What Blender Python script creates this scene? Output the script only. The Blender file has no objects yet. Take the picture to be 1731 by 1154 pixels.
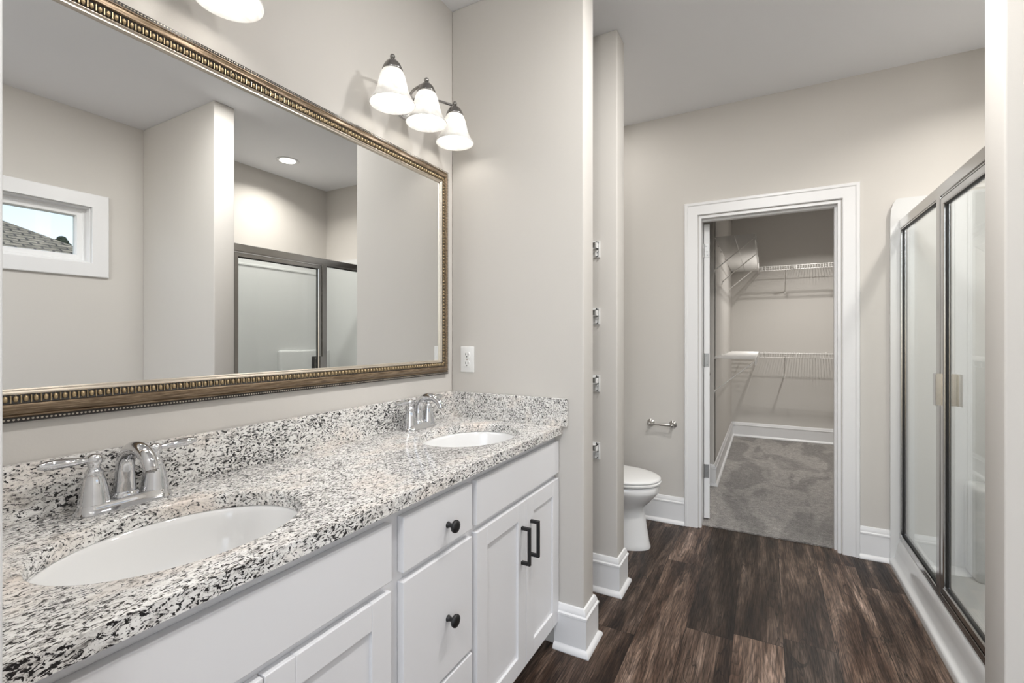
import bpy, bmesh, math, random
from mathutils import Vector, Matrix
random.seed(4)
C = bpy.context.scene.collection
S = bpy.context.scene
PI = math.pi
R = math.radians

# ------------------------------------------------------------------ camera, world, lights, exposure
cd = bpy.data.cameras.new('camera'); cam = bpy.data.objects.new('camera', cd); C.objects.link(cam)
cam.location = (0, 0, 1.24); cam.rotation_euler = (R(90), 0, R(28.546))
cd.sensor_width = 36; cd.lens = 786.65 / 1731 * 36; cd.shift_y = -6.06 / 1731
cd.clip_start = 0.02; cd.clip_end = 200
S.camera = cam
S.view_settings.view_transform = 'Standard'; S.view_settings.look = 'None'
S.view_settings.exposure = 0.08; S.view_settings.gamma = 1.0; S.view_settings.use_curve_mapping = False

w = bpy.data.worlds.new('World'); S.world = w; w.use_nodes = True
wt = w.node_tree; wt.nodes.clear()
sky = wt.nodes.new('ShaderNodeTexSky'); sky.sky_type = 'NISHITA'; sky.sun_disc = False
sky.sun_elevation = R(48); sky.sun_rotation = R(200); sky.air_density = 1.0; sky.dust_density = 0.9
hs = wt.nodes.new('ShaderNodeHueSaturation'); hs.inputs['Saturation'].default_value = 0.62
bg = wt.nodes.new('ShaderNodeBackground'); bg.inputs['Strength'].default_value = 0.32
wo = wt.nodes.new('ShaderNodeOutputWorld')
wt.links.new(sky.outputs[0], hs.inputs['Color']); wt.links.new(hs.outputs[0], bg.inputs['Color']); wt.links.new(bg.outputs[0], wo.inputs[0])

def lamp(name, kind, loc, energy, col=(1, 1, 1), size=0.1, rot=(0, 0, 0), spread=None):
    d = bpy.data.lights.new(name, kind); d.energy = energy; d.color = col
    if kind == 'AREA':
        d.shape = 'DISK'; d.size = size
        if spread: d.spread = spread
    elif kind == 'SUN': d.angle = size
    else: d.shadow_soft_size = size
    o = bpy.data.objects.new(name, d); C.objects.link(o); o.location = loc; o.rotation_euler = rot
    return o
lamp('sun', 'SUN', (0, 0, 8), 2.6, (1, .96, .9), R(1), (R(-35), R(-30), 0))            # daylight on the house next door
L_CEIL_FILL, L_PASS, L_TOILET, L_ENTRY, L_CLOSET, L_ROOM = 38, 19, 3.0, 6, 20, 9
lamp('entry_ceiling_fill', 'POINT', (0.0, -0.65, 2.54), L_CEIL_FILL, (1, .98, .955), 0.09)                # added unseen point lamp behind the camera, brightens ceiling and end wall
lamp('vanity_fill', 'AREA', (0.10, 0.85, 2.72), L_ROOM, (1, .98, .955), 0.14)                      # added unseen lamp, lights the counter from above
lamp('passage_fill', 'AREA', (0.1, 1.68, 2.72), L_PASS, (1, .98, .955), 0.14)                    # added unseen lamp over the passage, lifts the back wall
lamp('toilet_room_fill', 'AREA', (-.95, 2.8, 2.72), L_TOILET, (1, .97, .93), 0.14)  # added fill lamp, hidden behind the niche wall
lamp('entry_daylight_fill', 'AREA', (0.45, -1.45, 1.55), L_ENTRY, (.95, .975, 1), 1.5, (R(90), 0, R(8)))   # added area lamp standing in for daylight from the next room
lamp('closet_can_light', 'AREA', (0.49, 5.48, 2.72), L_CLOSET, (1, .97, .93), 0.10, spread=R(128))
BULB = 14.0          # emission of the vanity bulbs
CAN = 11.0            # W of the can over the shower

# ------------------------------------------------------------------ material helpers
class NT:
    def __init__(s, name):
        s.m = bpy.data.materials.new(name); s.m.use_nodes = True
        s.t = s.m.node_tree; s.t.nodes.clear()
        s.out = s.t.nodes.new('ShaderNodeOutputMaterial')
    def n(s, typ, ins=None, **props):
        nd = s.t.nodes.new('ShaderNode' + typ)
        for k, v in props.items(): setattr(nd, k, v)
        for k, v in (ins or {}).items():
            sock = nd.inputs[k]
            if isinstance(v, bpy.types.NodeSocket): s.t.links.new(v, sock)
            elif isinstance(v, bpy.types.Node): s.t.links.new(v.outputs[0], sock)
            else: sock.default_value = v
        return nd
    def math(s, op, a, b=0.0, c=None):
        d = {0: a, 1: b}
        if c is not None: d[2] = c
        return s.n('Math', d, operation=op)
    def ramp(s, fac, stops, interp='LINEAR'):
        nd = s.n('ValToRGB', {0: fac}); cr = nd.color_ramp; cr.interpolation = interp
        while len(cr.elements) < len(stops): cr.elements.new(0.5)
        for e, (p, c) in zip(cr.elements, stops):
            e.position = p; e.color = (c[0], c[1], c[2], 1) if not isinstance(c, (int, float)) else (c, c, c, 1)
        return nd
    def mix(s, fac, a, b, blend='MIX'):
        nd = s.n('Mix', {0: fac, 6: a, 7: b}, data_type='RGBA', blend_type=blend)
        return nd.outputs[2]
    def surf(s, sh): s.t.links.new(sh.outputs[0], s.out.inputs[0]); return s.m
def c4(c): return (c[0], c[1], c[2], 1)

def plain(name, col, rough=0.5, metal=0.0, bump=0.0, bscale=300, spec=0.5, coat=0.0, var=0.0):
    t = NT(name)
    ins = {'Base Color': c4(col), 'Roughness': rough, 'Metallic': metal, 'Specular IOR Level': spec, 'Coat Weight': coat, 'Coat Roughness': 0.05}
    co = t.n('TexCoord')
    if bump:
        nz = t.n('TexNoise', {'Vector': co.outputs['Object'], 'Scale': bscale, 'Detail': 3})
        ins['Normal'] = t.n('Bump', {'Height': nz.outputs[0], 'Strength': bump, 'Distance': 0.001})
    if var:
        nv = t.n('TexNoise', {'Vector': co.outputs['Object'], 'Scale': 6, 'Detail': 4})
        a = tuple(x * (1 - var) for x in col)
        ins['Base Color'] = t.mix(nv.outputs[0], c4(a), c4(col))
    return t.surf(t.n('BsdfPrincipled', ins))

def glass_mat(name, tint=(.97, .985, .98)):
    t = NT(name)
    g = t.n('NewGeometry')
    ior = t.n('MapRange', {0: g.outputs['Backfacing'], 1: 0, 2: 1, 3: 1.5, 4: 1 / 1.5})
    f = t.n('Fresnel', {'IOR': ior})
    a = t.n('BsdfTransparent', {'Color': c4(tint)}); b = t.n('BsdfGlossy', {'Color': (1, 1, 1, 1), 'Roughness': 0.0})
    return t.surf(t.n('MixShader', {0: f, 1: a, 2: b}))

def emit_mat(name, col, st):
    t = NT(name); return t.surf(t.n('Emission', {'Color': c4(col), 'Strength': st}))

def granite_mat():
    t = NT('granite'); co = t.n('TexCoord').outputs['Object']
    mp = t.n('Mapping', {'Vector': co, 'Rotation': (R(25), 0, R(14)), 'Scale': (1.15, .62, 1.1)}).outputs[0]
    wz = t.n('TexNoise', {'Vector': mp, 'Scale': 60, 'Detail': 3})
    wv = t.n('VectorMath', {0: wz.outputs['Color'], 1: (.5, .5, .5)}, operation='SUBTRACT')
    ws = t.n('VectorMath', {0: wv.outputs[0], 'Scale': 0.022}, operation='SCALE')
    v = t.n('VectorMath', {0: mp, 1: ws.outputs[0]}, operation='ADD').outputs[0]
    big = t.n('TexNoise', {'Vector': mp, 'Scale': 9, 'Detail': 3})
    n1 = t.n('TexNoise', {'Vector': v, 'Scale': 205, 'Detail': 3, 'Roughness': .6})
    n2 = t.n('TexNoise', {'Vector': v, 'Scale': 85, 'Detail': 5, 'Roughness': .7})
    n3 = t.n('TexNoise', {'Vector': v, 'Scale': 330, 'Detail': 2})
    base = t.ramp(n2.outputs[0], [(.30, (.20, .19, .18)), (.39, (.48, .465, .445)), (.46, (.76, .745, .72)), (.60, (.89, .88, .86))])
    warm = t.ramp(big.outputs[0], [(.52, 0), (.75, .7)])
    b2 = t.mix(warm, base.outputs[0], t.mix(1.0, base.outputs[0], (1.0, .88, .79, 1), 'MULTIPLY'))
    add = t.math('MULTIPLY_ADD', big.outputs[0], 0.20, t.math('ADD', n1.outputs[0], -0.10).outputs[0])
    blk = t.ramp(add, [(.432, 1), (.458, 0)])
    b3 = t.mix(blk, b2, (.022, .021, .022, 1))
    sp = t.ramp(n3.outputs[0], [(.30, 1), (.36, 0)])
    sp2 = t.math('MULTIPLY', sp.outputs[0], .8)
    b4 = t.mix(sp2, b3, (.10, .085, .08, 1))
    return t.surf(t.n('BsdfPrincipled', {'Base Color': b4, 'Roughness': .14, 'Specular IOR Level': .5}))

def plank_mat():
    t = NT('vinyl_plank'); co = t.n('TexCoord').outputs['Object']
    sx = t.n('SeparateXYZ', {0: co}); W, L = .182, 1.22
    xs = t.math('ADD', sx.outputs[0], 5.03); xd = t.math('DIVIDE', xs, W); col = t.math('FLOOR', xd)
    rnd = t.n('TexWhiteNoise', {'W': col}, noise_dimensions='1D')
    ys = t.math('MULTIPLY_ADD', rnd.outputs[0], L, t.math('ADD', sx.outputs[1], 7.3).outputs[0])
    yd = t.math('DIVIDE', ys, L); row = t.math('FLOOR', yd)
    idv = t.n('CombineXYZ', {0: col, 1: row, 2: 0})
    idn = t.n('TexWhiteNoise', {0: idv}, noise_dimensions='3D')
    fx = t.math('FRACT', xd); fy = t.math('FRACT', yd)
    ex = t.math('MINIMUM', fx, t.math('SUBTRACT', 1, fx)); ey = t.math('MINIMUM', fy, t.math('SUBTRACT', 1, fy))
    gx = t.math('LESS_THAN', t.math('MULTIPLY', ex, W), .0011); gy = t.math('LESS_THAN', t.math('MULTIPLY', ey, L), .0012)
    gap = t.math('MAXIMUM', gx, gy)
    off = t.n('VectorMath', {0: idn.outputs['Color'], 'Scale': 17.0}, operation='SCALE')
    p = t.n('VectorMath', {0: co, 1: off.outputs[0]}, operation='ADD').outputs[0]
    m1 = t.n('Mapping', {'Vector': p, 'Scale': (9, 1.1, 1)}).outputs[0]
    big = t.n('TexNoise', {'Vector': m1, 'Scale': 1.5, 'Detail': 4, 'Roughness': .55, 'Distortion': .8})
    m2 = t.n('Mapping', {'Vector': p, 'Scale': (42, 1.6, 1)}).outputs[0]
    m3 = t.n('Mapping', {'Vector': p, 'Scale': (6.5, .75, 1)}).outputs[0]
    ring = t.n('TexNoise', {'Vector': m3, 'Scale': 1.3, 'Detail': 1.5, 'Roughness': .4, 'Distortion': .35})
    rg = t.math('FRACT', t.math('MULTIPLY', ring.outputs[0], 26))
    fine = t.n('TexNoise', {'Vector': m2, 'Scale': 5.0, 'Detail': 4, 'Roughness': .65})
    pore = t.n('TexNoise', {'Vector': t.n('Mapping', {'Vector': p, 'Scale': (170, 7, 1)}).outputs[0], 'Scale': 2.0, 'Detail': 2})
    b = t.ramp(big.outputs[0], [(.34, (.014, .0075, .005)), (.47, (.042, .0245, .0165)), (.58, (.090, .060, .044)), (.72, (.20, .145, .115))])
    fr = t.ramp(fine.outputs[0], [(.38, .35), (.5, .95), (.62, 1.6)])
    c1 = t.mix(.75, b.outputs[0], fr.outputs[0], 'MULTIPLY')
    rr = t.ramp(rg, [(.0, .42), (.10, .75), (.35, 1.0), (.80, 1.3), (.93, 1.0), (1.0, .42)])
    c2 = t.mix(.7, c1, rr.outputs[0], 'MULTIPLY')
    c2 = t.mix(.6, c2, t.ramp(pore.outputs[0], [(.36, .35), (.48, 1.05), (.7, 1.35)]).outputs[0], 'MULTIPLY')
    crk = t.n('TexNoise', {'Vector': t.n('Mapping', {'Vector': p, 'Scale': (5, .9, 1)}).outputs[0], 'Scale': 2.2, 'Detail': 3, 'Distortion': .6})
    ck = t.ramp(t.math('ABSOLUTE', t.math('SUBTRACT', crk.outputs[0], .585).outputs[0]), [(.0, .12), (.0035, .25), (.008, 1.0)])
    c2 = t.mix(.85, c2, ck.outputs[0], 'MULTIPLY')
    tone = t.ramp(idn.outputs[0], [(0, .58), (.5, 1.1), (1, 2.05)])
    c3 = t.mix(1.0, c2, tone.outputs[0], 'MULTIPLY')
    c5 = t.mix(gap, c3, (.006, .004, .003, 1))
    h = t.math('SUBTRACT', fine.outputs[0], t.math('MULTIPLY', gap, 2.0))
    bp = t.n('Bump', {'Height': h, 'Strength': .35, 'Distance': .002})
    rf = t.ramp(fine.outputs[0], [(.3, .5), (.7, .30)])
    return t.surf(t.n('BsdfPrincipled', {'Base Color': c5, 'Roughness': rf.outputs[0], 'Normal': bp, 'Specular IOR Level': .28}))

def carpet_mat():
    t = NT('carpet_pile'); co = t.n('TexCoord').outputs['Object']
    n1 = t.n('TexNoise', {'Vector': co, 'Scale': 190, 'Detail': 3, 'Roughness': .7})
    vm = t.n('Mapping', {'Vector': co, 'Scale': (2.2, .8, 1), 'Rotation': (0, 0, R(-20))}).outputs[0]
    n2 = t.n('TexNoise', {'Vector': vm, 'Scale': 1.7, 'Detail': 2, 'Distortion': 1.2})
    n4 = t.n('TexNoise', {'Vector': co, 'Scale': 30, 'Detail': 4})
    a = t.ramp(n1.outputs[0], [(.3, (.11, .10, .092)), (.5, (.31, .29, .27)), (.7, (.52, .49, .46))])
    b = t.ramp(n2.outputs[0], [(.42, .74), (.54, 1.12)])
    c = t.ramp(n4.outputs[0], [(.3, .75), (.7, 1.15)])
    m = t.mix(1, t.mix(1, a.outputs[0], b.outputs[0], 'MULTIPLY'), c.outputs[0], 'MULTIPLY')
    bp = t.n('Bump', {'Height': n1.outputs[0], 'Strength': .8, 'Distance': .008})
    return t.surf(t.n('BsdfPrincipled', {'Base Color': m, 'Roughness': .95, 'Normal': bp, 'Specular IOR Level': .1, 'Sheen Weight': .3}))

def frame_wood_mat():
    t = NT('bronze_wood'); co = t.n('TexCoord').outputs['Object']
    m1 = t.n('Mapping', {'Vector': co, 'Scale': (60, 5, 60)}).outputs[0]
    n1 = t.n('TexNoise', {'Vector': m1, 'Scale': 4, 'Detail': 5, 'Roughness': .65})
    c = t.ramp(n1.outputs[0], [(.3, (.075, .048, .028)), (.5, (.20, .14, .085)), (.72, (.42, .33, .23))])
    bp = t.n('Bump', {'Height': n1.outputs[0], 'Strength': .25, 'Distance': .001})
    return t.surf(t.n('BsdfPrincipled', {'Base Color': c.outputs[0], 'Roughness': .3, 'Metallic': .45, 'Normal': bp}))

def shade_mat():
    t = NT('alabaster_glass'); co = t.n('TexCoord').outputs['Object']
    nz = t.n('TexNoise', {'Vector': co, 'Scale': 14, 'Detail': 5, 'Distortion': 2.2})
    c = t.ramp(nz.outputs[0], [(.30, (.72, .71, .69)), (.6, (.88, .875, .86))])
    tr = t.n('BsdfTranslucent', {'Color': c.outputs[0]}); di = t.n('BsdfDiffuse', {'Color': c.outputs[0]})
    tp = t.n('BsdfTransparent', {'Color': (1, 1, 1, 1)})
    gl = t.n('BsdfGlossy', {'Color': (1, 1, 1, 1), 'Roughness': .15})
    a = t.n('MixShader', {0: .72, 1: tr, 2: di}); b = t.n('MixShader', {0: .06, 1: a, 2: tp})
    return t.surf(t.n('MixShader', {0: .05, 1: b, 2: gl}))

def shingle_mat():
    t = NT('asphalt_shingle'); co = t.n('TexCoord').outputs['Object']
    sx = t.n('SeparateXYZ', {0: co})
    cc = t.n('CombineXYZ', {0: sx.outputs[1], 1: t.math('MULTIPLY', sx.outputs[2], 2.2).outputs[0], 2: 0.0})
    bk = t.n('TexBrick', {'Vector': cc, 'Color1': (.17, .155, .12, 1), 'Color2': (.30, .27, .21, 1), 'Mortar': (.06, .055, .05, 1), 'Scale': 1.0,
             'Mortar Size': .02, 'Brick Width': .28, 'Row Height': .14, 'Bias': .0})
    nz = t.n('TexNoise', {'Vector': co, 'Scale': 9, 'Detail': 4})
    r = t.ramp(nz.outputs[0], [(.3, .6), (.7, 1.4)])
    m = t.mix(.8, bk.outputs[0], r.outputs[0], 'MULTIPLY')
    return t.surf(t.n('BsdfPrincipled', {'Base Color': m, 'Roughness': .95}))

M = {}
M['wall'] = plain('wall_paint', (.62, .595, .56), .75, bump=.12, bscale=220)
M['ceil'] = plain('ceiling_paint', (.86, .865, .885), .9, bump=.15, bscale=160)
M['trim'] = plain('trim_paint', (.80, .80, .805), .32)
M['cab'] = plain('cabinet_paint', (.77, .77, .785), .34)
M['cabin'] = plain('cabinet_interior', (.30, .29, .28), .7)
M['black'] = plain('matte_black', (.008, .008, .009), .42)
M['chrome'] = plain('chrome', (.70, .705, .72), .04, 1.0)
M['nickel'] = plain('brushed_nickel', (.50, .49, .475), .17, 1.0)
M['darknickel'] = plain('dark_nickel', (.30, .29, .28), .22, 1.0)
M['gasket'] = plain('black_gasket', (.012, .012, .012), .5)
M['porc'] = plain('porcelain', (.84, .84, .835), .08, coat=.5)
M['fiber'] = plain('fiberglass', (.71, .715, .71), .16, coat=.3)
M['plate'] = plain('outlet_plastic', (.83, .83, .82), .3)
M['slot'] = plain('outlet_slot', (.02, .02, .02), .6)
M['vinylwhite'] = plain('white_vinyl', (.82, .82, .82), .35)
M['wire'] = plain('white_wire_coating', (.78, .76, .73), .35)
M['hinge'] = plain('hinge_metal', (.33, .33, .33), .38, .9)
M['silver'] = plain('silver_leaf', (.62, .56, .48), .3, .8)
M['gold'] = plain('antique_gold', (.42, .32, .19), .34, .75)
M['dark'] = plain('dark_lacquer', (.022, .018, .015), .3)
M['mirror'] = plain('mirror_silver', (.80, .805, .80), .0, 1.0)
M['glass'] = glass_mat('clear_glass')
M['granite'] = granite_mat(); M['plank'] = plank_mat(); M['carpet'] = carpet_mat()
M['wood'] = frame_wood_mat(); M['shade'] = shade_mat(); M['shingle'] = shingle_mat()
M['bulb'] = emit_mat('bulb_glow', (1, .955, .89), BULB)
M['lens'] = emit_mat('can_lens_glow', (1, .96, .9), 12)
M['ext'] = plain('siding', (.55, .53, .50), .8)
M['grass'] = plain('lawn', (.10, .13, .05), .95, var=.5)
M['leaf'] = plain('dark_leaves', (.02, .035, .02), .8)
M['bark'] = plain('bark', (.06, .045, .035), .9)

# ------------------------------------------------------------------ mesh helpers
def obj(name, bm, mat, parent=None, smooth=False, angle=40):
    bmesh.ops.recalc_face_normals(bm, faces=bm.faces[:])
    me = bpy.data.meshes.new(name); bm.to_mesh(me); bm.free()
    o = bpy.data.objects.new(name, me); C.objects.link(o)
    for m in (mat if isinstance(mat, (list, tuple)) else [mat]): me.materials.append(M[m])
    if smooth:
        for p in me.polygons: p.use_smooth = True
        me.set_sharp_from_angle(angle=R(angle))
    if parent is not None:
        o.parent = parent; o.matrix_parent_inverse = Matrix.Translation(-Vector(parent.location))     # parts keep world coordinates
    return o
def thing(name, label, cat, loc=(0, 0, 0), group=None):
    o = bpy.data.objects.new(name, None); C.objects.link(o); o.location = loc
    o.empty_display_size = .05
    return tag(o, label, cat, group)
def tag(o, label, cat, group=None):
    o['label'] = label; o['category'] = cat
    if group: o['group'] = group
    return o
def struct(name, bm, mat, parent=None, **k):
    o = obj(name, bm, mat, parent, **k)
    if parent is None: o['kind'] = 'structure'
    return o
def B(): return bmesh.new()
def box(bm, x0, x1, y0, y1, z0, z1, bev=0.0, seg=2, mi=0):
    vs = [bm.verts.new((x, y, z)) for x in (x0, x1) for y in (y0, y1) for z in (z0, z1)]
    fs = []
    for idx in ((0, 1, 3, 2), (4, 6, 7, 5), (0, 4, 5, 1), (2, 3, 7, 6), (0, 2, 6, 4), (1, 5, 7, 3)):
        f = bm.faces.new([vs[i] for i in idx]); f.material_index = mi; fs.append(f)
    if bev:
        es = list({e for f in fs for e in f.edges})
        r = bmesh.ops.bevel(bm, geom=es, offset=bev, segments=seg, profile=.5, affect='EDGES')
        for f in r['faces']: f.material_index = mi
    return vs
def rings(bm, rs, cap0=True, cap1=True, closed=False, mi=0):
    """loft a list of rings (each a list of points)"""
    vr = [[bm.verts.new(p) for p in r] for r in rs]
    n = len(vr[0]); m = len(vr)
    for i in range(m if closed else m - 1):
        a, b = vr[i], vr[(i + 1) % m]
        for j in range(n):
            f = bm.faces.new((a[j], a[(j + 1) % n], b[(j + 1) % n], b[j])); f.material_index = mi
    if not closed:
        if cap0: bm.faces.new(vr[0]).material_index = mi
        if cap1: bm.faces.new(list(reversed(vr[-1]))).material_index = mi
    return vr
def lathe(bm, prof, o=(0, 0, 0), axis='Z', n=24, cap0=True, cap1=True, mi=0):
    """prof: (radius, height) pairs"""
    rs = []
    for r, h in prof:
        ring = []
        for k in range(n):
            a = 2 * PI * k / n; u, v = r * math.cos(a), r * math.sin(a)
            if axis == 'Z': p = (u, v, h)
            elif axis == 'X': p = (h, u, v)
            else: p = (v, h, u)
            ring.append((o[0] + p[0], o[1] + p[1], o[2] + p[2]))
        rs.append(ring)
    return rings(bm, rs, cap0, cap1, mi=mi)
def tube(bm, pts, rad, n=8, cap=True, flat=None, mi=0):
    """tube along points; rad a number or one per point; flat = (sideways, up) scales"""
    pts = [Vector(p) for p in pts]; rs = []
    rad = rad if isinstance(rad, (list, tuple)) else [rad] * len(pts)
    ref = Vector((0, 0, 1))
    d0 = (pts[1] - pts[0]).normalized()
    if abs(d0.z) > .9: ref = Vector((0, 1, 0))
    for i, p in enumerate(pts):
        a = pts[max(0, i - 1)]; b = pts[min(len(pts) - 1, i + 1)]
        d = (b - a).normalized()
        s = d.cross(ref)
        if s.length < 1e-4: s = Vector((1, 0, 0))
        s.normalize(); u = s.cross(d).normalized(); ref = u
        fs, fu = flat or (1, 1)
        rs.append([p + (s * math.cos(2 * PI * k / n) * fs + u * math.sin(2 * PI * k / n) * fu) * rad[i] for k in range(n)])
    return rings(bm, rs, cap, cap, mi=mi)
def ball(bm, c, r, sub=2, sc=(1, 1, 1), mi=0):
    q = bmesh.ops.create_icosphere(bm, subdivisions=sub, radius=1, matrix=Matrix.Translation(c) @ Matrix.Diagonal((r * sc[0], r * sc[1], r * sc[2], 1)))
    for v in q['verts']:
        for f in v.link_faces: f.material_index = mi
def sweep(bm, path, prof, to3, closed=False, side=1, mi=0):
    """sweep profile (offset, height) along a 2D polyline with mitred corners; to3(a, b, h) gives the 3D point.
    offset is measured to the left (side=1) of the travelling direction"""
    n = len(path); P = [Vector(p) for p in path]; rs = []
    for i in range(n):
        if closed: a, b = P[i - 1], P[(i + 1) % n]
        else: a = P[i - 1] if i else None; b = P[i + 1] if i < n - 1 else None
        ns = []
        for u, v in ((a, P[i]), (P[i], b)):
            if u is None or v is None: continue
            d = (v - u).normalized(); ns.append(Vector((-d.y, d.x)) * side)
        if len(ns) == 2:
            m = (ns[0] + ns[1]); m = m / m.dot(ns[0])
        else: m = ns[0]
        rs.append([to3(P[i].x + m.x * o, P[i].y + m.y * o, h) for o, h in prof])
    return rings(bm, rs, True, True, closed, mi)
# ------------------------------------------------------------------ dimensions (metres; camera at the origin, Y along the room)
XL = -1.2585; YE = 1.7388; YE2 = 1.856; XE = -.626; YN = 2.217; YN2 = 2.343; YB = 3.2619; YB2 = 3.382
XS = .546; YS1 = 1.672; YS2 = 1.800; XR = 1.438; H = 2.732; YL = .1555; Y0 = -1.5
XCL = -.375; YC1 = 4.22; YCB = 6.50; XCR = 1.5

# ------------------------------------------------------------------ large structure
b = B(); box(b, XL - .12, XR + .12, Y0, YB + .045, -.06, 0); struct('floor', b, 'plank')
b = B(); box(b, XL - .12, XCR + .12, YB + .045, YCB + .12, -.06, .008); struct('floor_closet', b, 'carpet')
b = B(); box(b, XL - .12, XCR + .12, Y0, YCB + .12, H, H + .12); struct('ceiling', b, 'ceil')
b = B(); box(b, XL - .12, XL, 0.02, YC1 + .12, 0, H); struct('wall_left', b, 'wall')
b = B(); box(b, XL, XE, YE, YE2, 0, H, .006, 3); struct('wall_vanity_end', b, 'wall', smooth=True)
b = B(); box(b, XL, XE - .002, YN, YN2, 0, H, .006, 3); struct('wall_niche', b, 'wall', smooth=True)
DX0, DX1, DH = -.382, .384, 2.035     # closet door opening
b = B(); box(b, XL, DX0, YB, YB2, 0, H); box(b, DX1, XCR + .12, YB, YB2, 0, H); box(b, DX0, DX1, YB, YB2, DH, H); struct('wall_back', b, 'wall')
b = B(); box(b, XS, XR, YS1, YS2, 0, H, .006, 3); struct('wall_shower_side', b, 'wall', smooth=True)
WY0, WY1, WZ0, WZ1 = .42, 1.383, 1.73, 2.107
b = B(); box(b, XR, XR + .12, Y0, WY0, 0, H); box(b, XR, XR + .12, WY1, YB, 0, H); box(b, XR, XR + .12, WY0, WY1, 0, WZ0); box(b, XR, XR + .12, WY0, WY1, WZ1, H)
struct('wall_right', b, 'wall')
b = B(); box(b, XL, XE, .03, YL, 0, H, .004, 2); struct('wall_entry', b, 'trim', smooth=True)
b = B(); box(b, XL, XCL, YC1, YC1 + .12, 0, H, .005, 2); box(b, XCL - .12, XCL, YC1 + .06, YCB, 0, H); struct('wall_closet_left', b, 'wall')
b = B(); box(b, XCL - .12, XCR + .12, YCB, YCB + .12, 0, H); struct('wall_closet_back', b, 'wall')
b = B(); box(b, XCR, XCR + .12, YB2, YCB, 0, H); struct('wall_closet_right', b, 'wall')

# baseboards: profile (offset from wall, height)
BP = [(0, 0), (.030, 0), (.0315, .004), (.030, .012), (.024, .020), (.018, .023), (.016, .026), (.016, .136), (.019, .139), (.019, .147), (.013, .152), (.013, .158), (.010, .166), (.006, .175), (0, .178)]
def base(name, path, side=1, mat='trim', z=0):
    b = B(); sweep(b, path, BP, lambda x, y, h: (x, y, h + z), side=side)
    return struct(name, b, mat, smooth=True, angle=30)
base('baseboard_vanity_end', [(-.745, YE), (XE, YE), (XE, YE2), (XL, YE2)], -1)
base('baseboard_niche', [(XL, YN), (XE - .002, YN), (XE - .002, YN2), (XL, YN2)], -1)
base('baseboard_left', [(XL, YN2), (XL, YB), (-.467, YB)], -1)
base('baseboard_back', [(.467, YB), (.604, YB)], -1)
base('baseboard_right', [(XS, YS2), (XS, YS1), (XR, YS1), (XR, Y0)], -1)
base('baseboard_closet', [(XL, YC1), (XCL, YC1), (XCL, YCB), (XCR, YCB), (XCR, YB2 + .02)], -1, z=.008)

# closet door casing (trim) and jamb
CP = [(0, 0), (0, .012), (.004, .016), (.060, .019), (.066, .023), (.078, .023), (.083, .018), (.083, 0)]
cx0, cx1 = DX0 - .004, DX1 + .004
b = B(); sweep(b, [(cx0, 0), (cx0, DH + .004), (cx1, DH + .004), (cx1, 0)], CP, lambda x, z, h: (x, YB - h, z), side=1)
struct('trim_1', b, 'trim', smooth=True, angle=30)
b = B()
for s, xa in ((1, DX0), (-1, DX1)):
    box(b, *sorted((xa, xa + s * .016)), YB - .004, YB2 + .004, 0, DH)
    if s < 0: box(b, *sorted((xa - .016, xa - .028)), YB + .035, YB + .070, 0, DH - .016)     # stop
box(b, DX0 + .016, DX1 - .016, YB - .004, YB2 + .004, DH - .016, DH); box(b, DX0 + .016, DX1 - .028, YB + .035, YB + .07, DH - .028, DH - .016)
struct('trim_2', b, 'trim')

# closet door slab, swung well open into the closet, its hinge edge facing the room
dr = bpy.data.objects.new('door_1', None); C.objects.link(dr); dr.location = (DX0 + .018, YB2 + .012, 0); dr['kind'] = 'structure'
ang = R(101)
def dpt(a, t, z):   # a along the slab, t through it
    ca, sa = math.cos(ang), math.sin(ang)
    return (dr.location.x + a * ca + t * sa, dr.location.y + a * sa - t * ca, z)
b = B(); vs = [b.verts.new(dpt(a, t, z)) for a in (0, .715) for t in (0, .035) for z in (.022, 2.01)]
for idx in ((0, 1, 3, 2), (4, 6, 7, 5), (0, 4, 5, 1), (2, 3, 7, 6), (0, 2, 6, 4), (1, 5, 7, 3)): b.faces.new([vs[i] for i in idx])
obj('slab', b, 'trim', dr)
for z in (.34, 1.09, 1.83):
    b = B(); vs = []
    for a in (-.0025, 0.001):
        for t in (.002, .031):
            for zz in (z - .045, z + .045): vs.append(b.verts.new(dpt(a, t, zz)))
    for idx in ((0, 1, 3, 2), (4, 6, 7, 5), (0, 4, 5, 1), (2, 3, 7, 6), (0, 2, 6, 4), (1, 5, 7, 3)): b.faces.new([vs[i] for i in idx])
    p = dpt(-.004, -.001, z); lathe(b, [(.0055, -.046), (.0055, .046)], p, n=10)
    for q in (-.03, -.008, .03):
        s = dpt(-.003, .012 + .008 * (q < 0), z + q); ball(b, s, .0035, 1)
    obj('hinge', b, 'hinge', dr, smooth=True)
b = B()
for sgn in (1, -1):
    c0 = dpt(.65, .0175, .95); d = Vector(dpt(.65, 1.0175, .95)) - Vector(c0)
    tube(b, [Vector(c0) + d * sgn * .017, Vector(c0) + d * sgn * .022], .03, 16); tube(b, [Vector(c0) + d * sgn * .022, Vector(c0) + d * sgn * .05], .011, 12)
    ball(b, Vector(c0) + d * sgn * .06, .026, 2)
obj('door_knob', b, 'nickel', dr, smooth=True)

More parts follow.
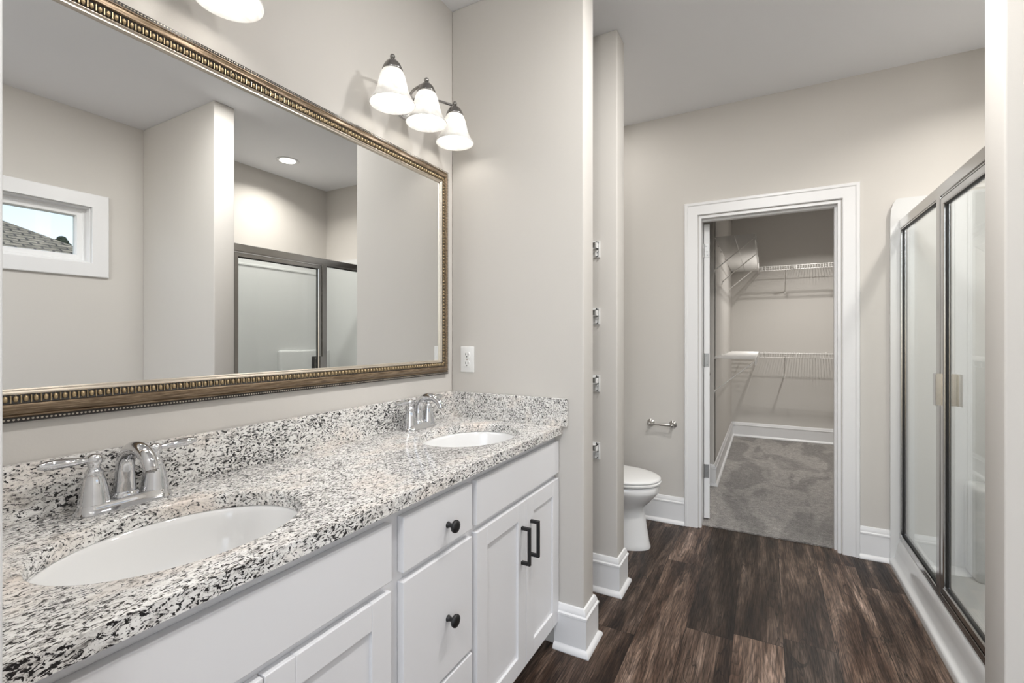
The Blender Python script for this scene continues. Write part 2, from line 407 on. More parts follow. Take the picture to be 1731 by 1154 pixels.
# window high on the right wall
win = bpy.data.objects.new('window_1', None); C.objects.link(win); win.location = (XR, (WY0 + WY1) / 2, WZ0); win['kind'] = 'structure'
b = B(); sweep(b, [(WY0, WZ0), (WY1, WZ0), (WY1, WZ1), (WY0, WZ1)], [(-.085, 0), (-.085, .016), (-.080, .019), (.002, .019), (.004, .017), (.004, 0)],
               lambda y, z, h: (XR - h, y, z), closed=True); obj('window_casing', b, 'trim', win)
b = B(); sweep(b, [(WY0, WZ0), (WY1, WZ0), (WY1, WZ1), (WY0, WZ1)], [(0, -.002), (.012, -.002), (.012, -.075), (0, -.075)], lambda y, z, h: (XR - h, y, z), closed=True); obj('window_jamb', b, 'vinylwhite', win)
b = B(); sweep(b, [(WY0 + .012, WZ0 + .012), (WY1 - .012, WZ0 + .012), (WY1 - .012, WZ1 - .012), (WY0 + .012, WZ1 - .012)],
               [(0, -.055), (.014, -.055), (.018, -.060), (.045, -.062), (.050, -.078), (.050, -.110), (0, -.110)], lambda y, z, h: (XR - h, y, z), closed=True); obj('sash', b, 'vinylwhite', win)
b = B(); box(b, XR + .085, XR + .089, WY0 + .058, WY1 - .058, WZ0 + .058, WZ1 - .058); obj('window_pane', b, 'glass', win)

# ------------------------------------------------------------------ vanity cabinet
VX = -.748                                   # face frame plane; fronts stand 20 mm proud
van = thing('vanity_cabinet', 'long white double vanity cabinet with black hardware under the granite top', 'bathroom vanity', ((XL + VX) / 2, .95, 0))
b = B(); box(b, XL + .003, VX - .02, YL + .003, YE - .003, .095, .13); box(b, XL + .003, VX - .02, YL + .003, YL + .02, .13, .8565); box(b, XL + .003, VX - .02, YE - .02, YE - .003, .13, .8565)
box(b, XL + .003, XL + .012, YL + .02, YE - .02, .13, .8565)
for y in (.80, 1.115): box(b, XL + .012, VX - .02, y - .008, y + .008, .13, .8565)
obj('carcass', b, 'cabin', van)
b = B()
for y0, y1 in ((YL + .003, YL + .045), (.765, .835), (1.085, 1.145), (YE - .03, YE - .003)): box(b, VX - .02, VX, y0, y1, .095, .8565, .0008, 1)
for y0, y1 in ((YL + .045, .765), (.835, 1.085), (1.145, YE - .03)):
    for z0, z1 in ((.095, .135), (.672, .715), (.828, .8565)): box(b, VX - .02, VX, y0, y1, z0, z1)
box(b, VX - .02, VX, .835, 1.085, .34, .375)
obj('face_frame', b, 'cab', van)
b = B(); box(b, VX - .085, VX - .07, YL + .003, YE - .003, 0, .095); obj('toe_kick', b, 'cab', van)
FT = .020
def slab_front(bm, y0, y1, z0, z1): box(bm, VX + .0005, VX + FT, y0, y1, z0, z1, .0018, 2)
def shaker(bm, y0, y1, z0, z1, st=.058):
    box(bm, VX + .0005, VX + FT, y0, y0 + st, z0, z1, .0016, 2); box(bm, VX + .0005, VX + FT, y1 - st, y1, z0, z1, .0016, 2)
    box(bm, VX + .0005, VX + FT, y0 + st, y1 - st, z1 - st, z1, .0016, 2); box(bm, VX + .0005, VX + FT, y0 + st, y1 - st, z0, z0 + st, .0016, 2)
    box(bm, VX + .003, VX + FT - .008, y0 + st - .003, y1 - st + .003, z0 + st - .003, z1 - st + .003)
def pull(par, y, zc, ln=.128):
    b = B(); x = VX + FT; t = .0055
    box(b, x + .024, x + .034, y - t, y + t, zc - ln / 2, zc + ln / 2, .0012, 2)
    for s in (-1, 1): box(b, x - .001, x + .0245, y - t, y + t, zc + s * ln / 2 - (2 * t if s > 0 else 0), zc + s * ln / 2 + (0 if s > 0 else 2 * t), .0012, 2)
    o = obj('handle', b, 'black', par); o['label'] = 'black square bar handle'
def knob(par, y, z):
    b = B(); x = VX + FT
    lathe(b, [(.0085, -.001), (.0085, .002), (.006, .006), (.0055, .014), (.009, .018), (.0155, .021), (.0165, .025), (.0155, .029), (.009, .031)], (x, y, z), 'X', 24)
    o = obj('knob', b, 'black', par, smooth=True, angle=60); o['label'] = 'round black knob'
for y0, y1 in ((.185, .781), (1.127, 1.732)):
    b = B(); slab_front(b, y0, y1, .700, .829); obj('false_front', b, 'cab', van)
for y0, y1, hy in ((.185, .4785, .445), (.4815, .779, .515), (1.129, 1.4405, 1.407), (1.4435, 1.732, 1.477)):
    b = B(); shaker(b, y0, y1, .105, .679); d = obj('door', b, 'cab', van); pull(d, hy, .535)
for z0, z1 in ((.700, .829), (.362, .679), (.105, .350)):
    b = B(); slab_front(b, .818, 1.103, z0, z1); d = obj('drawer', b, 'cab', van); knob(d, .9875, (z0 + z1) / 2 - .012)

# ------------------------------------------------------------------ granite top with two oval cut-outs and splashes
ZT, ZB_ = .888, .857
SK = [(-.948, .470), (-.948, 1.425)]; SA, SB = .163, .212      # sink half sizes (X, Y)
top = thing('vanity_countertop', 'speckled white and black granite countertop with splashes on the white vanity', 'countertop', (-.98, .95, ZB_))
b = B(); NE = 64
x0, x1, y0, y1 = XL + .002, -.7135, YL + .002, YE - .002
outer = [b.verts.new((x, y, ZT)) for x, y in ((x0, y0), (x1, y0), (x1, y1), (x0, y1))]
es = [b.edges.new((outer[i], outer[(i + 1) % 4])) for i in range(4)]
holes = []
for cx, cy in SK:
    hv = [b.verts.new((cx + SA * math.cos(2 * PI * k / NE), cy + SB * math.sin(2 * PI * k / NE), ZT)) for k in range(NE)]
    he = [b.edges.new((hv[k], hv[(k + 1) % NE])) for k in range(NE)]; es += he; holes.append(he)
bmesh.ops.triangle_fill(b, edges=es, use_beauty=True, use_dissolve=False)
rim = [e for he in holes for e in he] + [e for e in b.edges if e.is_boundary and all(abs(v.co.x - x1) < 1e-6 for v in e.verts)]
ex = bmesh.ops.extrude_face_region(b, geom=b.faces[:])
nv = [g for g in ex['geom'] if isinstance(g, bmesh.types.BMVert)]
bmesh.ops.translate(b, verts=nv, vec=(0, 0, -(ZT - ZB_)))
rim = [e for e in b.edges if all(abs(v.co.z - ZT) < 1e-6 for v in e.verts) and any(abs(f.normal.z) < .5 for f in e.link_faces) or
       (all(abs(v.co.z - ZB_) < 1e-6 and abs(v.co.x - x1) < 1e-6 for v in e.verts))]
b.normal_update()
rim = [e for e in b.edges if len(e.link_faces) == 2 and abs(e.link_faces[0].normal.dot(e.link_faces[1].normal)) < .3 and
       (all(abs(v.co.z - ZT) < 1e-6 for v in e.verts)) and not all(abs(v.co.x - x0) < 1e-6 or abs(v.co.y - y1) < 1e-6 or abs(v.co.y - y0) < 1e-6 for v in e.verts)]
bmesh.ops.bevel(b, geom=rim, offset=.005, segments=3, profile=.5, affect='EDGES')
obj('slab', b, 'granite', top, smooth=True, angle=50)
b = B(); box(b, XL + .002, XL + .021, YL + .002, YE - .002, ZT, 1.0, .0015, 2); obj('backsplash', b, 'granite', top)
b = B(); box(b, XL + .0215, -.690, YE - .021, YE - .002, ZT, .998, .0015, 2); obj('side_splash', b, 'granite', top)

# ------------------------------------------------------------------ undermount sinks
def ell(cx, cy, a, c, z, n=48): return [(cx + a * math.cos(2 * PI * k / n), cy + c * math.sin(2 * PI * k / n), z) for k in range(n)]
def sink(cx, cy, label):
    t = thing('undermount_sink', label, 'sink', (cx, cy, ZB_ - .16), 'undermount sinks in the vanity')
    b = B(); a, c = SA - .004, SB - .004
    prof = [(1.09, -.0008), (1.035, -.0008), (1.012, -.004), (.995, -.014), (.965, -.045), (.90, -.085), (.78, -.12), (.58, -.142), (.32, -.150), (.12, -.153)]
    outp = [(.12, -.163), (.34, -.162), (.62, -.154), (.82, -.131), (.95, -.092), (1.01, -.05), (1.05, -.012), (1.09, -.012)]
    rings(b, [ell(cx, cy, a * s, c * s, ZB_ + z) for s, z in prof + outp], False, False, True)
    obj('basin', b, 'porc', t, smooth=True)
    b = B(); lathe(b, [(.004, .0), (.020, .0), (.024, .0015), (.0245, .003), (.021, .0045), (.017, .003), (.004, .004)], (cx, cy, ZB_ - .1535))
    o = obj('drain', b, 'chrome', t, smooth=True); o['label'] = 'chrome drain'
    return t
sink(*SK[0], 'white oval sink under the left cut-out, nearest the camera')
sink(*SK[1], 'white oval sink under the right cut-out, beside the end wall splash')

# ------------------------------------------------------------------ centerset faucets
def faucet(x, y, label):
    t = thing('faucet', label, 'faucet', (x, y, ZT), 'two handle chrome faucets')
    def oval(hx, hy, z, n=36):    # stadium outline
        r = hx; s = hy - hx; pts = []
        for k in range(n):
            a = 2 * PI * k / n; pts.append((x + r * math.cos(a), y + r * math.sin(a) + (s if math.sin(a) >= 0 else -s), ZT + z))
        return pts
    b = B(); rings(b, [oval(hx, hy, z) for hx, hy, z in ((.033, .086, .0003), (.033, .086, .003), (.030, .083, .006), (.026, .079, .013), (.025, .078, .020), (.023, .076, .0225))])
    obj('base_plate', b, 'chrome', t, smooth=True, angle=35)
    b = B(); pts, rad = [], []
    for z in (.018, .035, .055, .072): pts.append((x - .006 + .10 * (z - .018) ** 1.3, y, ZT + z)); rad.append(.0215 - .085 * (z - .018))
    x0_ = pts[-1][0]
    for k in range(1, 11):
        a = R(180 - 17.0 * k); pts.append((x0_ + .056 + .056 * math.cos(a), y, ZT + .078 + .046 * math.sin(a))); rad.append(.0168 - .0004 * k)
    tube(b, pts, rad, 18, flat=(1.0, 1.0))
    lathe(b, [(.026, .020), (.025, .026), (.0225, .030)], (x - .004, y, ZT), n=24)
    obj('spout', b, 'chrome', t, smooth=True, angle=50)
    e = pts[-1]; d = (Vector(pts[-1]) - Vector(pts[-2])).normalized()
    b = B(); tube(b, [Vector(e) - d * .001, Vector(e) + d * .003], [.0095, .0095], 14); obj('aerator', b, 'darknickel', t, smooth=True)
    b = B(); tube(b, [(x - .027, y, ZT + .02), (x - .027, y, ZT + .085)], .0025, 8); lathe(b, [(.002, .083), (.005, .086), (.0062, .092), (.005, .097), (.001, .099)], (x - .027, y, ZT), n=14)
    obj('lift_rod', b, 'chrome', t, smooth=True)
    for s in (-1, 1):
        hy = y + s * .053; b = B()
        lathe(b, [(.0265, .020), (.0255, .026), (.0245, .030), (.0235, .040), (.021, .054), (.0175, .068), (.0145, .077), (.0155, .079), (.0155, .082), (.012, .086), (.0095, .091), (.0100, .095), (.0135, .101), (.0145, .108), (.0125, .114), (.007, .118), (.001, .119)], (x, hy, ZT), n=28)
        h = obj('handle', b, 'chrome', t, smooth=True, angle=50)
        b = B(); P = [(x + .002 * k * .2, hy + s * (.006 + .011 * k), ZT + .108 + .0005 * k) for k in range(8)]
        tube(b, P, [.0072, .0078, .0095, .0112, .0120, .0122, .0112, .0070], 14, flat=(1.0, .80)); obj('lever', b, 'chrome', h, smooth=True, angle=60)
    return t
faucet(-1.190, .475, 'chrome two handle faucet behind the sink nearest the camera')
faucet(-1.190, 1.428, 'chrome two handle faucet behind the sink by the end wall')

# ------------------------------------------------------------------ framed mirror
FY0, FY1, FZ0, FZ1 = .20, 1.690, 1.080, 1.978
mir = thing('framed_mirror', 'large rectangular mirror in an ornate bronze and gold frame above the vanity', 'mirror', (XL, (FY0 + FY1) / 2, FZ0))
path = [(FY0, FZ0), (FY1, FZ0), (FY1, FZ1), (FY0, FZ1)]
f3 = lambda y, z, h: (XL + .001 + h, y, z)
b = B(); sweep(b, path, [(0, 0), (0, .013), (.001, .0145), (.0095, .0155), (.011, .013), (.011, 0)], f3, True); obj('outer_rail', b, 'dark', mir)
b = B(); sweep(b, path, [(.0105, 0), (.0105, .017), (.0125, .0195), (.014, .0195), (.015, .018), (.018, .0215), (.023, .0262), (.028, .0285), (.033, .0285), (.0355, .026), (.0355, 0)], f3, True); obj('moulding', b, 'wood', mir, smooth=True, angle=35)
b = B(); sweep(b, path, [(.0355, 0), (.0355, .024), (.037, .0245), (.053, .0195), (.054, 0)], f3, True); obj('ornament_bed', b, 'dark', mir)
b = B(); sweep(b, path, [(.0535, 0), (.0535, .0215), (.056, .0225), (.058, .021), (.0595, .0185), (.062, .0185), (.064, .0165), (.064, .006), (.0635, 0)], f3, True); obj('inner_lip', b, 'silver', mir, smooth=True, angle=30)
b = B()
def along(o, pitch, fn):
    a0, a1, c0, c1 = FY0 + o, FY1 - o, FZ0 + o, FZ1 - o
    n = int((a1 - a0) / pitch)
    for k in range(n):
        y = a0 + (k + .5) * (a1 - a0) / n; fn(y, c0, 0); fn(y, c1, 0)
    n = int((c1 - c0) / pitch)
    for k in range(n):
        z = c0 + (k + .5) * (c1 - c0) / n; fn(a0, z, 1); fn(a1, z, 1)
def egg(y, z, vert):
    x = XL + .0235
    ball(b, (x, y, z), 1, 1, (.0045, .0078, .0046) if vert else (.0045, .0046, .0078))
    # dart beside the egg
    s = .007
    if vert: box(b, x - .003, x + .0025, y - .007, y + .007, z + s - .0009, z + s + .0009)
    else: box(b, x - .003, x + .0025, y + s - .0009, y + s + .0009, z - .007, z + .007)
along(.0448, .014, egg); obj('egg_and_dart_ornament', b, 'gold', mir, smooth=True, angle=60)
b = B(); along(.0055, .0066, lambda y, z, v: ball(b, (XL + .0155, y, z), .0024, 1)); obj('bead_ornament', b, 'silver', mir, smooth=True)
b = B(); box(b, XL + .002, XL + .0125, FY0 + .050, FY1 - .050, FZ0 + .050, FZ1 - .050); obj('mirror_glass', b, 'mirror', mir)

# ------------------------------------------------------------------ vanity lights: three bell shades each
def vanity_light(yc, label):
    t = thing('vanity_light', label, 'wall light', (XL, yc, 2.17), 'three shade vanity lights above the mirror')
    X = -1.140; ZF = 2.186
    b = B()
    rs = []
    for s, x in ((1.0, .0), (1.0, .006), (.93, .012), (.75, .018), (.5, .022), (.2, .024)):
        rs.append([(XL + .001 + x, yc + .085 * s * math.cos(2 * PI * k / 32), 2.165 + .062 * s * math.sin(2 * PI * k / 32)) for k in range(32)])
    rings(b, rs); obj('backplate', b, 'chrome', t, smooth=True)
    b = B()
    for k in (-1, 0, 1):
        ya_ = yc + .185 * k
        tube(b, [(XL + .018, yc + .02 * k, 2.170), (XL + .032, yc + .03 * k, 2.188), (XL + .055, yc + (ya_ - yc) * .42, 2.206), (XL + .085, yc + (ya_ - yc) * .72, 2.213), (X, ya_, 2.209 + .008 * (k == 0))], .0052, 12)
    obj('arm', b, 'darknickel', t, smooth=True)
    for k in (-1, 0, 1):
        y = yc + k * .185; dz = .008 * (k == 0); b = B()
        lathe(b, [(.034, -.006), (.0355, -.004), (.0355, 0), (.033, .003), (.033, .006), (.030, .009), (.029, .014), (.024, .022), (.016, .030), (.010, .034), (.006, .037), (.004, .038)], (X, y, ZF + dz - .012), n=28)
        ball(b, (X, y, ZF + dz + .033), .0095, 2)
        obj('socket_cup', b, 'darknickel', t, smooth=True, angle=45)
        b = B()
        po = [(.030, .0), (.036, -.006), (.043, -.022), (.048, -.042), (.053, -.065), (.060, -.086), (.069, -.103), (.077, -.114), (.0785, -.117)]
        pi = [(r - .003, z) for r, z in reversed(po)]
        lathe(b, po + [(.077, -.119)] + pi, (X, y, ZF + dz - .014), n=40, cap0=False, cap1=False)
        sh = obj('lamp_shade', b, 'shade', t, smooth=True, angle=70); sh['label'] = 'frosted white bell shade'
        b = B(); lathe(b, [(.010, -.022), (.013, -.032), (.018, -.043), (.026, -.056), (.0305, -.070), (.030, -.082), (.025, -.094), (.014, -.103), (.002, -.106)], (X, y, ZF + dz - .014), n=24)
        bu = obj('bulb', b, 'bulb', t, smooth=True); bu['label'] = 'lit round bulb'
    return t
vanity_light(1.410, 'chrome wall light with three glowing bell shades in the corner above the mirror')
vanity_light(.475, 'chrome wall light cut off by the top of the photo, one bell shade rim showing')

# ------------------------------------------------------------------ outlet on the end wall
ot = thing('wall_outlet', 'white double wall outlet above the end of the granite splash', 'outlet', (-1.1715, YE, 1.144))
b = B(); box(b, -1.2065, -1.1365, YE - .006, YE, 1.0865, 1.2015, .0025, 3); obj('cover_plate', b, 'plate', ot, smooth=True)
for zc in (1.1635, 1.1245):
    b = B(); rs = []
    for y, s in ((YE - .0058, 1), (YE - .0085, 1), (YE - .0092, .95)):
        rs.append([(-1.1715 + .0165 * s * math.cos(2 * PI * k / 28), y, zc + max(-.0135, min(.0135, .0165 * math.sin(2 * PI * k / 28))) * s) for k in range(28)])
    rings(b, rs); r = obj('receptacle', b, 'plate', ot)
    for x, hh in ((-1.1785, .008), (-1.1645, .007)):
        b = B(); box(b, x - .001, x + .001, YE - .0095, YE - .009, zc - .001, zc + hh); obj('slot', b, 'slot', r)['label'] = 'dark plug slot'
    b = B(); lathe(b, [(.0028, -.0095), (.0028, -.009)], (-1.1715, YE, zc - .0075), 'Y', 12); obj('ground_hole', b, 'slot', r)['label'] = 'dark round hole'
b = B(); lathe(b, [(.003, -.0075), (.003, -.0055)], (-1.1715, YE, 1.144), 'Y', 12); obj('screw', b, 'nickel', ot)

# ------------------------------------------------------------------ shelf clips on the niche wall
def clip(z, label):
    t = thing('shelf_bracket', label, 'shelf bracket', (-.735, YN, z), 'shelf clips on the niche wall')
    b = B(); x0, x1 = -.758, -.712; y = YN
    box(b, x0, x1, y - .004, y, z - .041, z + .041, .001, 1)
    box(b, x1 - .006, x1, y - .010, y - .003, z - .041, z + .041, .001, 1)
    box(b, x0, x1 - .008, y - .034, y - .003, z + .0, z + .003); box(b, x0, x1 - .008, y - .034, y - .003, z + .030, z + .033)
    box(b, x1 - .014, x1 - .008, y - .034, y - .003, z, z + .033); box(b, x0, x1 - .008, y - .012, y - .004, z - .012, z - .006)
    box(b, x1 - .022, x1 - .016, y - .016, y - .003, z - .034, z - .004)
    obj('body', b, 'plate', t)
    for xx, zz in ((x1 - .016, z - .034), (x1 - .017, z + .036)):
        b = B(); lathe(b, [(.0035, -.006), (.0035, -.0035)], (xx, y, zz), 'Y', 10); obj('screw_hole', b, 'slot', t)['label'] = 'dark screw hole'
    for xx in (x1 - .025, x1 - .0335):
        b = B(); box(b, xx - .0025, xx + .0025, y - .0345, y - .0335, z + .005, z + .028); obj('slot', b, 'slot', t)['label'] = 'dark slot'
    return t
for z, w_ in ((1.675, 'topmost'), (1.346, 'second from the top'), (1.016, 'second from the bottom'), (.685, 'lowest')):
    clip(z, 'small white plastic shelf clip on the niche wall, %s of the four' % w_)

# ------------------------------------------------------------------ toilet
toi = thing('toilet', 'white elongated toilet with closed lid beyond the niche wall', 'toilet', (-.85, 2.80, 0))
TY = 2.80
def egg_ring(xf, xb, hw, z, n=40, flatb=.0):
    """egg outline pointing +X, from back xb to front xf"""
    xc = xb + (xf - xb) * .42; pts = []
    for k in range(n):
        a = 2 * PI * k / n; ca, sa = math.cos(a), math.sin(a)
        x = xc + (xf - xc) * ca if ca > 0 else xc + (xc - xb) * max(-1, ca * 1.12)
        pts.append((x, TY + hw * (abs(sa) ** .92) * (1 if sa > 0 else -1), z))
    return pts
b = B()
rings(b, [egg_ring(-.595, -1.20, .125, 0), egg_ring(-.593, -1.20, .127, .012), egg_ring(-.600, -1.19, .122, .03), egg_ring(-.611, -1.17, .116, .10), egg_ring(-.623, -1.14, .108, .17), egg_ring(-.630, -1.12, .105, .205),
          egg_ring(-.635, -1.10, .118, .235), egg_ring(-.595, -1.09, .150, .275), egg_ring(-.560, -1.08, .172, .315), egg_ring(-.546, -1.07, .180, .335), egg_ring(-.543, -1.06, .183, .345), egg_ring(-.543, -1.06, .183, .375), egg_ring(-.549, -1.06, .178, .380)])
obj('bowl', b, 'porc', toi, smooth=True, angle=50)
b = B(); rings(b, [egg_ring(-.545, -1.02, .180, .383), egg_ring(-.535, -1.02, .187, .388), egg_ring(-.534, -1.02, .188, .397), egg_ring(-.542, -1.02, .182, .402)]); obj('seat', b, 'plate', toi, smooth=True, angle=50)
b = B(); rings(b, [egg_ring(-.545, -1.02, .180, .4045), egg_ring(-.537, -1.02, .186, .408), egg_ring(-.537, -1.02, .186, .414), egg_ring(-.550, -1.02, .176, .422), egg_ring(-.60, -1.0, .14, .431), egg_ring(-.70, -.95, .07, .436)]); obj('lid', b, 'plate', toi, smooth=True, angle=60)
b = B(); box(b, XL + .012, -1.07, TY - .20, TY + .20, .385, .735, .02, 4); box(b, XL + .04, -1.02, TY - .11, TY + .11, .20, .386, .02, 3); obj('tank', b, 'porc', toi, smooth=True, angle=50)
b = B(); box(b, XL + .008, -1.062, TY - .208, TY + .208, .735, .768, .009, 3); obj('tank_lid', b, 'porc', toi, smooth=True)

# toilet paper holder
hol = thing('toilet_paper_holder', 'empty chrome toilet paper holder on the wall beside the closet door', 'paper holder', (-.616, YB, .66))
for s in (-1, 1):
    b = B(); x = -.616 + s * .073
    lathe(b, [(.003, -.0005), (.025, -.0005), (.0255, -.004), (.022, -.007), (.020, -.010), (.013, -.014), (.009, -.020), (.0085, -.040), (.011, -.046), (.0135, -.054), (.0115, -.063), (.006, -.068), (.001, -.069)], (x, YB, .66), 'Y', 24)
    obj('post', b, 'nickel', hol, smooth=True, angle=50)
b = B(); tube(b, [(-.616 - .066, YB - .054, .66), (-.616 - .004, YB - .054, .66), (-.616 - .003, YB - .054, .66), (-.616 + .066, YB - .054, .66)], [.0065, .0065, .0085, .0085], 14); obj('roller', b, 'nickel', hol, smooth=True)

# ------------------------------------------------------------------ shower stall (one-piece surround with pan, curb, seat)
XC = .600
st = thing('shower_stall', 'glossy white fiberglass shower stall with molded curb and seat', 'shower stall', (1.0, 2.53, 0))
ya, yb_ = YS2 + .003, YB - .003
b = B()
cp = [(.598, 0.001), (.598, .024), (.601, .030), (.607, .033), (.615, .035), (.622, .043), (.630, .085), (.634, .110), (.639, .128), (.647, .141), (.657, .147), (.672, .148), (.705, .148), (.715, .146), (.722, .138), (.728, .06), (.728, .001)]
rings(b, [[(x, y, z) for x, z in cp] for y in (ya, ya + .05, 3.12, yb_ - .024)])
obj('curb', b, 'fiber', st, smooth=True, angle=50)
b = B(); box(b, .72, XR - .02, ya, yb_, .001, .05, .004, 2); obj('pan', b, 'fiber', st)
ZS = 2.0
def panel_outline(xf, xb, z0, z1, r=.03):
    pts = [(xb, z0), (xf, z0)]
    for k in range(9):
        a = R(180 - 90 * k / 8); pts.append((xf + .035 + .035 * math.cos(a), z1 - .11 + .11 * math.sin(a)))
    return pts + [(xb, z1)]
po = panel_outline(.604, XR - .003, .001, ZS)
b = B(); rings(b, [[(x, y, z) for x, z in po] for y in (yb_, yb_ - .018, yb_ - .024)]); obj('end_panel', b, 'fiber', st, smooth=True, angle=40)
b = B(); rings(b, [[(x, y, z) for x, z in po] for y in (ya, ya + .018, ya + .024)]); obj('end_panel', b, 'fiber', st, smooth=True, angle=40)
b = B(); box(b, XR - .027, XR - .003, ya + .024, yb_ - .024, .05, ZS, .003, 2)
for z in (1.86,): box(b, XR - .034, XR - .02, ya + .024, yb_ - .024, z, z + .02, .004, 2)
obj('back_panel', b, 'fiber', st)
b = B(); box(b, XR - .30, XR - .02, 2.86, yb_ - .015, .04, .51, .03, 4); box(b, .90, XR - .02, yb_ - .20, yb_ - .015, .04, .51, .03, 4); obj('seat', b, 'fiber', st, smooth=True, angle=45)
b = B(); box(b, XR - .085, XR - .02, 2.70, yb_ - .015, .50, 1.127, .022, 4); obj('back_block', b, 'fiber', st, smooth=True, angle=45)

# framed glass enclosure standing on the curb
sd = thing('shower_enclosure', 'nickel framed glass shower door and fixed panel on the white curb', 'shower door', (.655, 2.53, .149))
TX0, TX1 = .642, .674; Z0, Z1 = .1485, 1.880
yj = yb_ - .026; ys = ya + .026
b = B(); box(b, TX0, TX1, ys, yj, Z1 - .050, Z1, .003, 2); box(b, TX0 + .004, TX1 - .004, ys, yj, Z1 - .056, Z1 - .048); obj('header', b, 'nickel', sd)
b = B(); box(b, TX0, TX1, ys, yj, Z0, Z0 + .012, .002, 2); box(b, TX0, TX0 + .006, ys, yj, Z0 + .01, Z0 + .030, .0015, 1); box(b, TX1 - .010, TX1, ys, yj, Z0 + .01, Z0 + .038, .0015, 1); obj('bottom_track', b, 'nickel', sd)
for y0, y1 in ((yj - .022, yj), (ys, ys + .022)):
    b = B(); box(b, TX0 + .001, TX1 - .001, y0, y1, Z0 + .012, Z1 - .05, .002, 2); obj('wall_jamb', b, 'nickel', sd)
b = B(); box(b, TX0 - .002, TX1, 2.562, 2.606, Z0 + .012, Z1 - .05, .003, 2); obj('mullion', b, 'nickel', sd)
b = B(); box(b, TX0 + .008, TX1 - .008, 2.602, 2.609, Z0 + .03, Z1 - .05); box(b, TX0 + .008, TX1 - .008, yj - .027, yj - .02, Z0 + .03, Z1 - .05)
box(b, TX0 + .008, TX1 - .008, 2.606, yj - .022, Z1 - .062, Z1 - .054); box(b, TX0 + .008, TX1 - .008, 2.606, yj - .022, Z0 + .010, Z0 + .034)
fp = obj('fixed_panel', b, 'gasket', sd)
b = B(); box(b, .655, .661, 2.600, yj - .015, Z0 + .02, Z1 - .052); obj('glass', b, 'glass', fp)
b = B(); dy0, dy1, dz0, dz1 = ys + .026, 2.556, Z0 + .036, Z1 - .060
sweep(b, [(dy0, dz0), (dy1, dz0), (dy1, dz1), (dy0, dz1)], [(0, .0), (0, .022), (.003, .026), (.026, .026), (.029, .022), (.029, .0)], lambda y, z, h: (TX1 - .006 - h, y, z), closed=True)
dd = obj('door', b, 'nickel', sd, smooth=True, angle=30)
b = B(); sweep(b, [(dy0 + .028, dz0 + .028), (dy1 - .028, dz0 + .028), (dy1 - .028, dz1 - .028), (dy0 + .028, dz1 - .028)], [(0, .002), (0, .019), (.006, .016), (.006, .004)], lambda y, z, h: (TX1 - .006 - h, y, z), closed=True); obj('gasket', b, 'gasket', dd)
b = B(); box(b, .655, .661, dy0 + .02, dy1 - .02, dz0 + .02, dz1 - .02); obj('glass', b, 'glass', dd)
b = B(); box(b, TX0 - .024, TX0 - .020, 2.528, 2.560, .960, 1.092, .0015, 2); box(b, TX0 - .022, TX0 + .003, 2.540, 2.544, .960, 1.092); obj('handle', b, 'nickel', dd)
b = B(); box(b, TX1 + .020, TX1 + .024, 2.505, 2.545, .960, 1.092, .0015, 2); box(b, TX1 - .008, TX1 + .022, 2.538, 2.542, .960, 1.092); obj('handle', b, 'nickel', dd)

# recessed downlight over the shower
dl = thing('recessed_downlight', 'round lit recessed ceiling light over the shower, seen in the mirror', 'ceiling light', (1.036, 2.537, H))
b = B(); lathe(b, [(.062, -.0005), (.088, -.0005), (.090, -.004), (.084, -.008), (.066, -.006), (.062, -.0035)], (1.036, 2.537, H), n=36, cap0=False, cap1=False)
b.verts.ensure_lookup_table(); obj('trim_ring', b, 'trim', dl, smooth=True)
b = B(); lathe(b, [(.001, -.004), (.063, -.004), (.063, -.001), (.001, -.001)], (1.036, 2.537, H), n=36); obj('lens', b, 'lens', dl)
lamp('shower_can', 'AREA', (1.036, 2.537, H - .012), CAN, (1, .96, .9), .12, spread=R(140))

# ------------------------------------------------------------------ closet wire shelves
def wire_shelf(label, along_x, a0, a1, wall, z, braces, clips, sgn=1, group='white wire shelves in the closet'):
    """along_x: runs in X on a wall at Y=wall (depth toward -Y); else runs in Y on a wall at X=wall (depth toward +X)"""
    D = .305
    def P(a, d, zz): return (a, wall - d, zz) if along_x else (wall + d, a, zz)
    t = thing('wire_shelf', label, 'wire shelf', P((a0 + a1) / 2, D / 2, z), group)
    b = B(); n = int((a1 - a0) / .025)
    for k in range(n + 1):
        a = a0 + .004 + (a1 - a0 - .008) * k / n
        tube(b, [P(a, .006, z + .003), P(a, D - .002, z + .003), P(a, D, z), P(a, D, z - .045)], .0021, 5)
    for d in (.008, .155): tube(b, [P(a0, d, z), P(a1, d, z)], .0028, 6)
    obj('wire_deck', b, 'wire', t, smooth=True)
    b = B()
    for zz in (-.001, -.046): tube(b, [P(a0, D, z + zz), P(a1, D, z + zz)], .0036, 8)
    obj('front_lip', b, 'wire', t, smooth=True)
    for a in braces:
        b = B(); tube(b, [P(a, D - .004, z - .020), P(a, D - .02, z - .035), P(a, .014, z - .262), P(a, .003, z - .280)], .0055, 8, flat=(1.2, .8))
        v = box(b, *([a - .012, a + .012] + sorted([wall, wall - .005]) if along_x else sorted([wall, wall + .005]) + [a - .012, a + .012]), z - .30, z - .262, .001, 1)
        obj('brace', b, 'wire', t, smooth=True)
    for a in clips:
        v = (a - .008, a + .008, wall - .016, wall) if along_x else (wall, wall + .016, a - .008, a + .008)
        b = B(); box(b, *v, z - .008, z + .014, .002, 1); obj('wall_clip', b, 'wire', t)
        b = B(); tube(b, [P(a, D + .004, z + .004), P(a, D + .004, z - .050)], .005, 6); obj('lip_clip', b, 'wire', t)
    return t
ZU, ZL = 2.070, 1.070
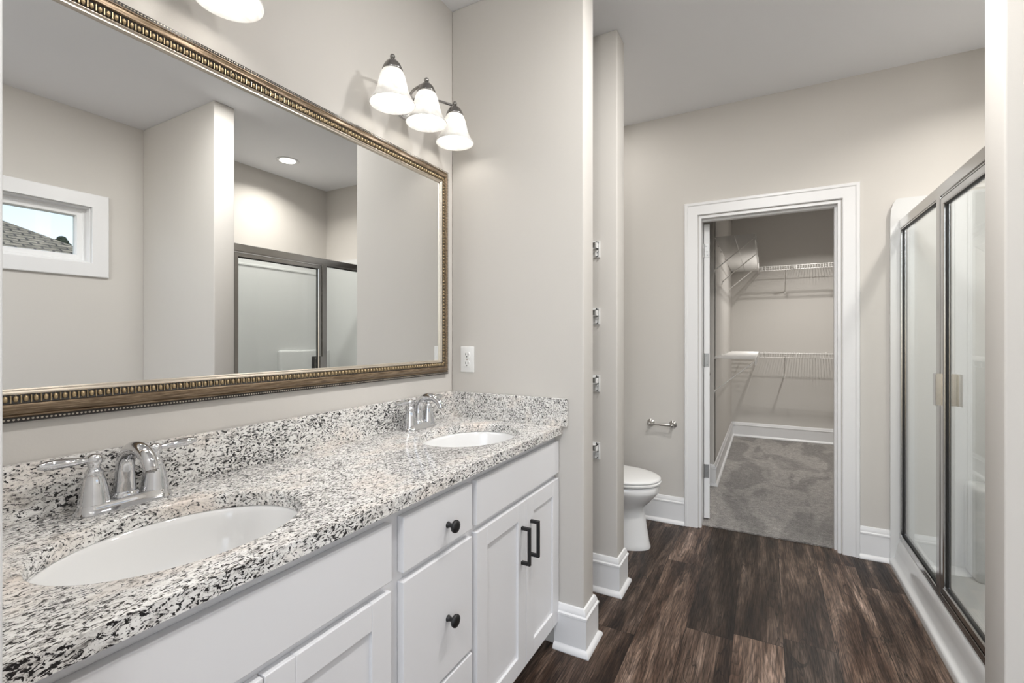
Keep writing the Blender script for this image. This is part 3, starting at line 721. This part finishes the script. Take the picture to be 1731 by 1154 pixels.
wire_shelf('white wire shelf across the closet back wall, the upper one near the ceiling', True, -.06, XCR - .01, YCB, ZU, (.21, .95), (.0, .31, .62, .95, 1.3))
wire_shelf('white wire shelf across the closet back wall, the lower one at waist height', True, -.06, XCR - .01, YCB, ZL - .01, (.20, .95), (.0, .31, .62, .95, 1.3))
wire_shelf('white wire shelf on the closet left wall, the upper one with diagonal braces', False, 4.19, YCB - .01, XCL, ZU, (4.21, 5.05, 5.95), (4.3, 4.6, 4.9, 5.4, 5.9))
wire_shelf('white wire shelf on the closet left wall, the lower one', False, 4.19, YCB - .01, XCL, ZL, (4.21,), (4.3, 4.6, 4.9, 5.4, 5.9))

# ------------------------------------------------------------------ outside the window: the house next door, seen in the mirror
b = B(); box(b, XR + .3, 45, -22, 26, -.5, -.4); struct('ground', b, 'grass')
hs_ = thing('neighbor_house', 'brown shingled hip roof of the house outside the window', 'house', (14, -2, -.4))
b = B(); box(b, 9.6, 19.4, -11.0, 5.6, -.4, 2.35); obj('wall', b, 'ext', hs_)
b = B(); e = [(9.1, -11.5, 2.3), (9.1, 6.1, 2.3), (19.9, 6.1, 2.3), (19.9, -11.5, 2.3)]
g0, g1 = (14.5, -5.5, 5.3), (14.5, .6, 5.3)
V = [b.verts.new(p) for p in e + [g0, g1]]
for idx in ((0, 1, 5, 4), (1, 2, 5), (2, 3, 4, 5), (3, 0, 4), (0, 3, 2, 1)): b.faces.new([V[i] for i in idx])
obj('roof', b, 'shingle', hs_)
tr = thing('tree', 'dark tree top showing beside the slope of the shingled roof', 'tree', (30, 10.2, -.4))
b = B(); tube(b, [(30, 10.2, -.4), (30, 10.25, 3.5), (30, 10.2, 6.4)], [.25, .18, .06], 8); obj('trunk', b, 'bark', tr, smooth=True)
b = B()
for k in range(420):
    a = random.uniform(0, 2 * PI); q = random.random(); r_ = .75 * (1 - q) ** .7 * random.random() ** .5
    ball(b, (30 + r_ * math.cos(a), 10.2 + r_ * math.sin(a), 5.0 + 1.55 * q), random.uniform(.05, .11), 1, (1, 1.5, .7))
obj('foliage', b, 'leaf', tr)
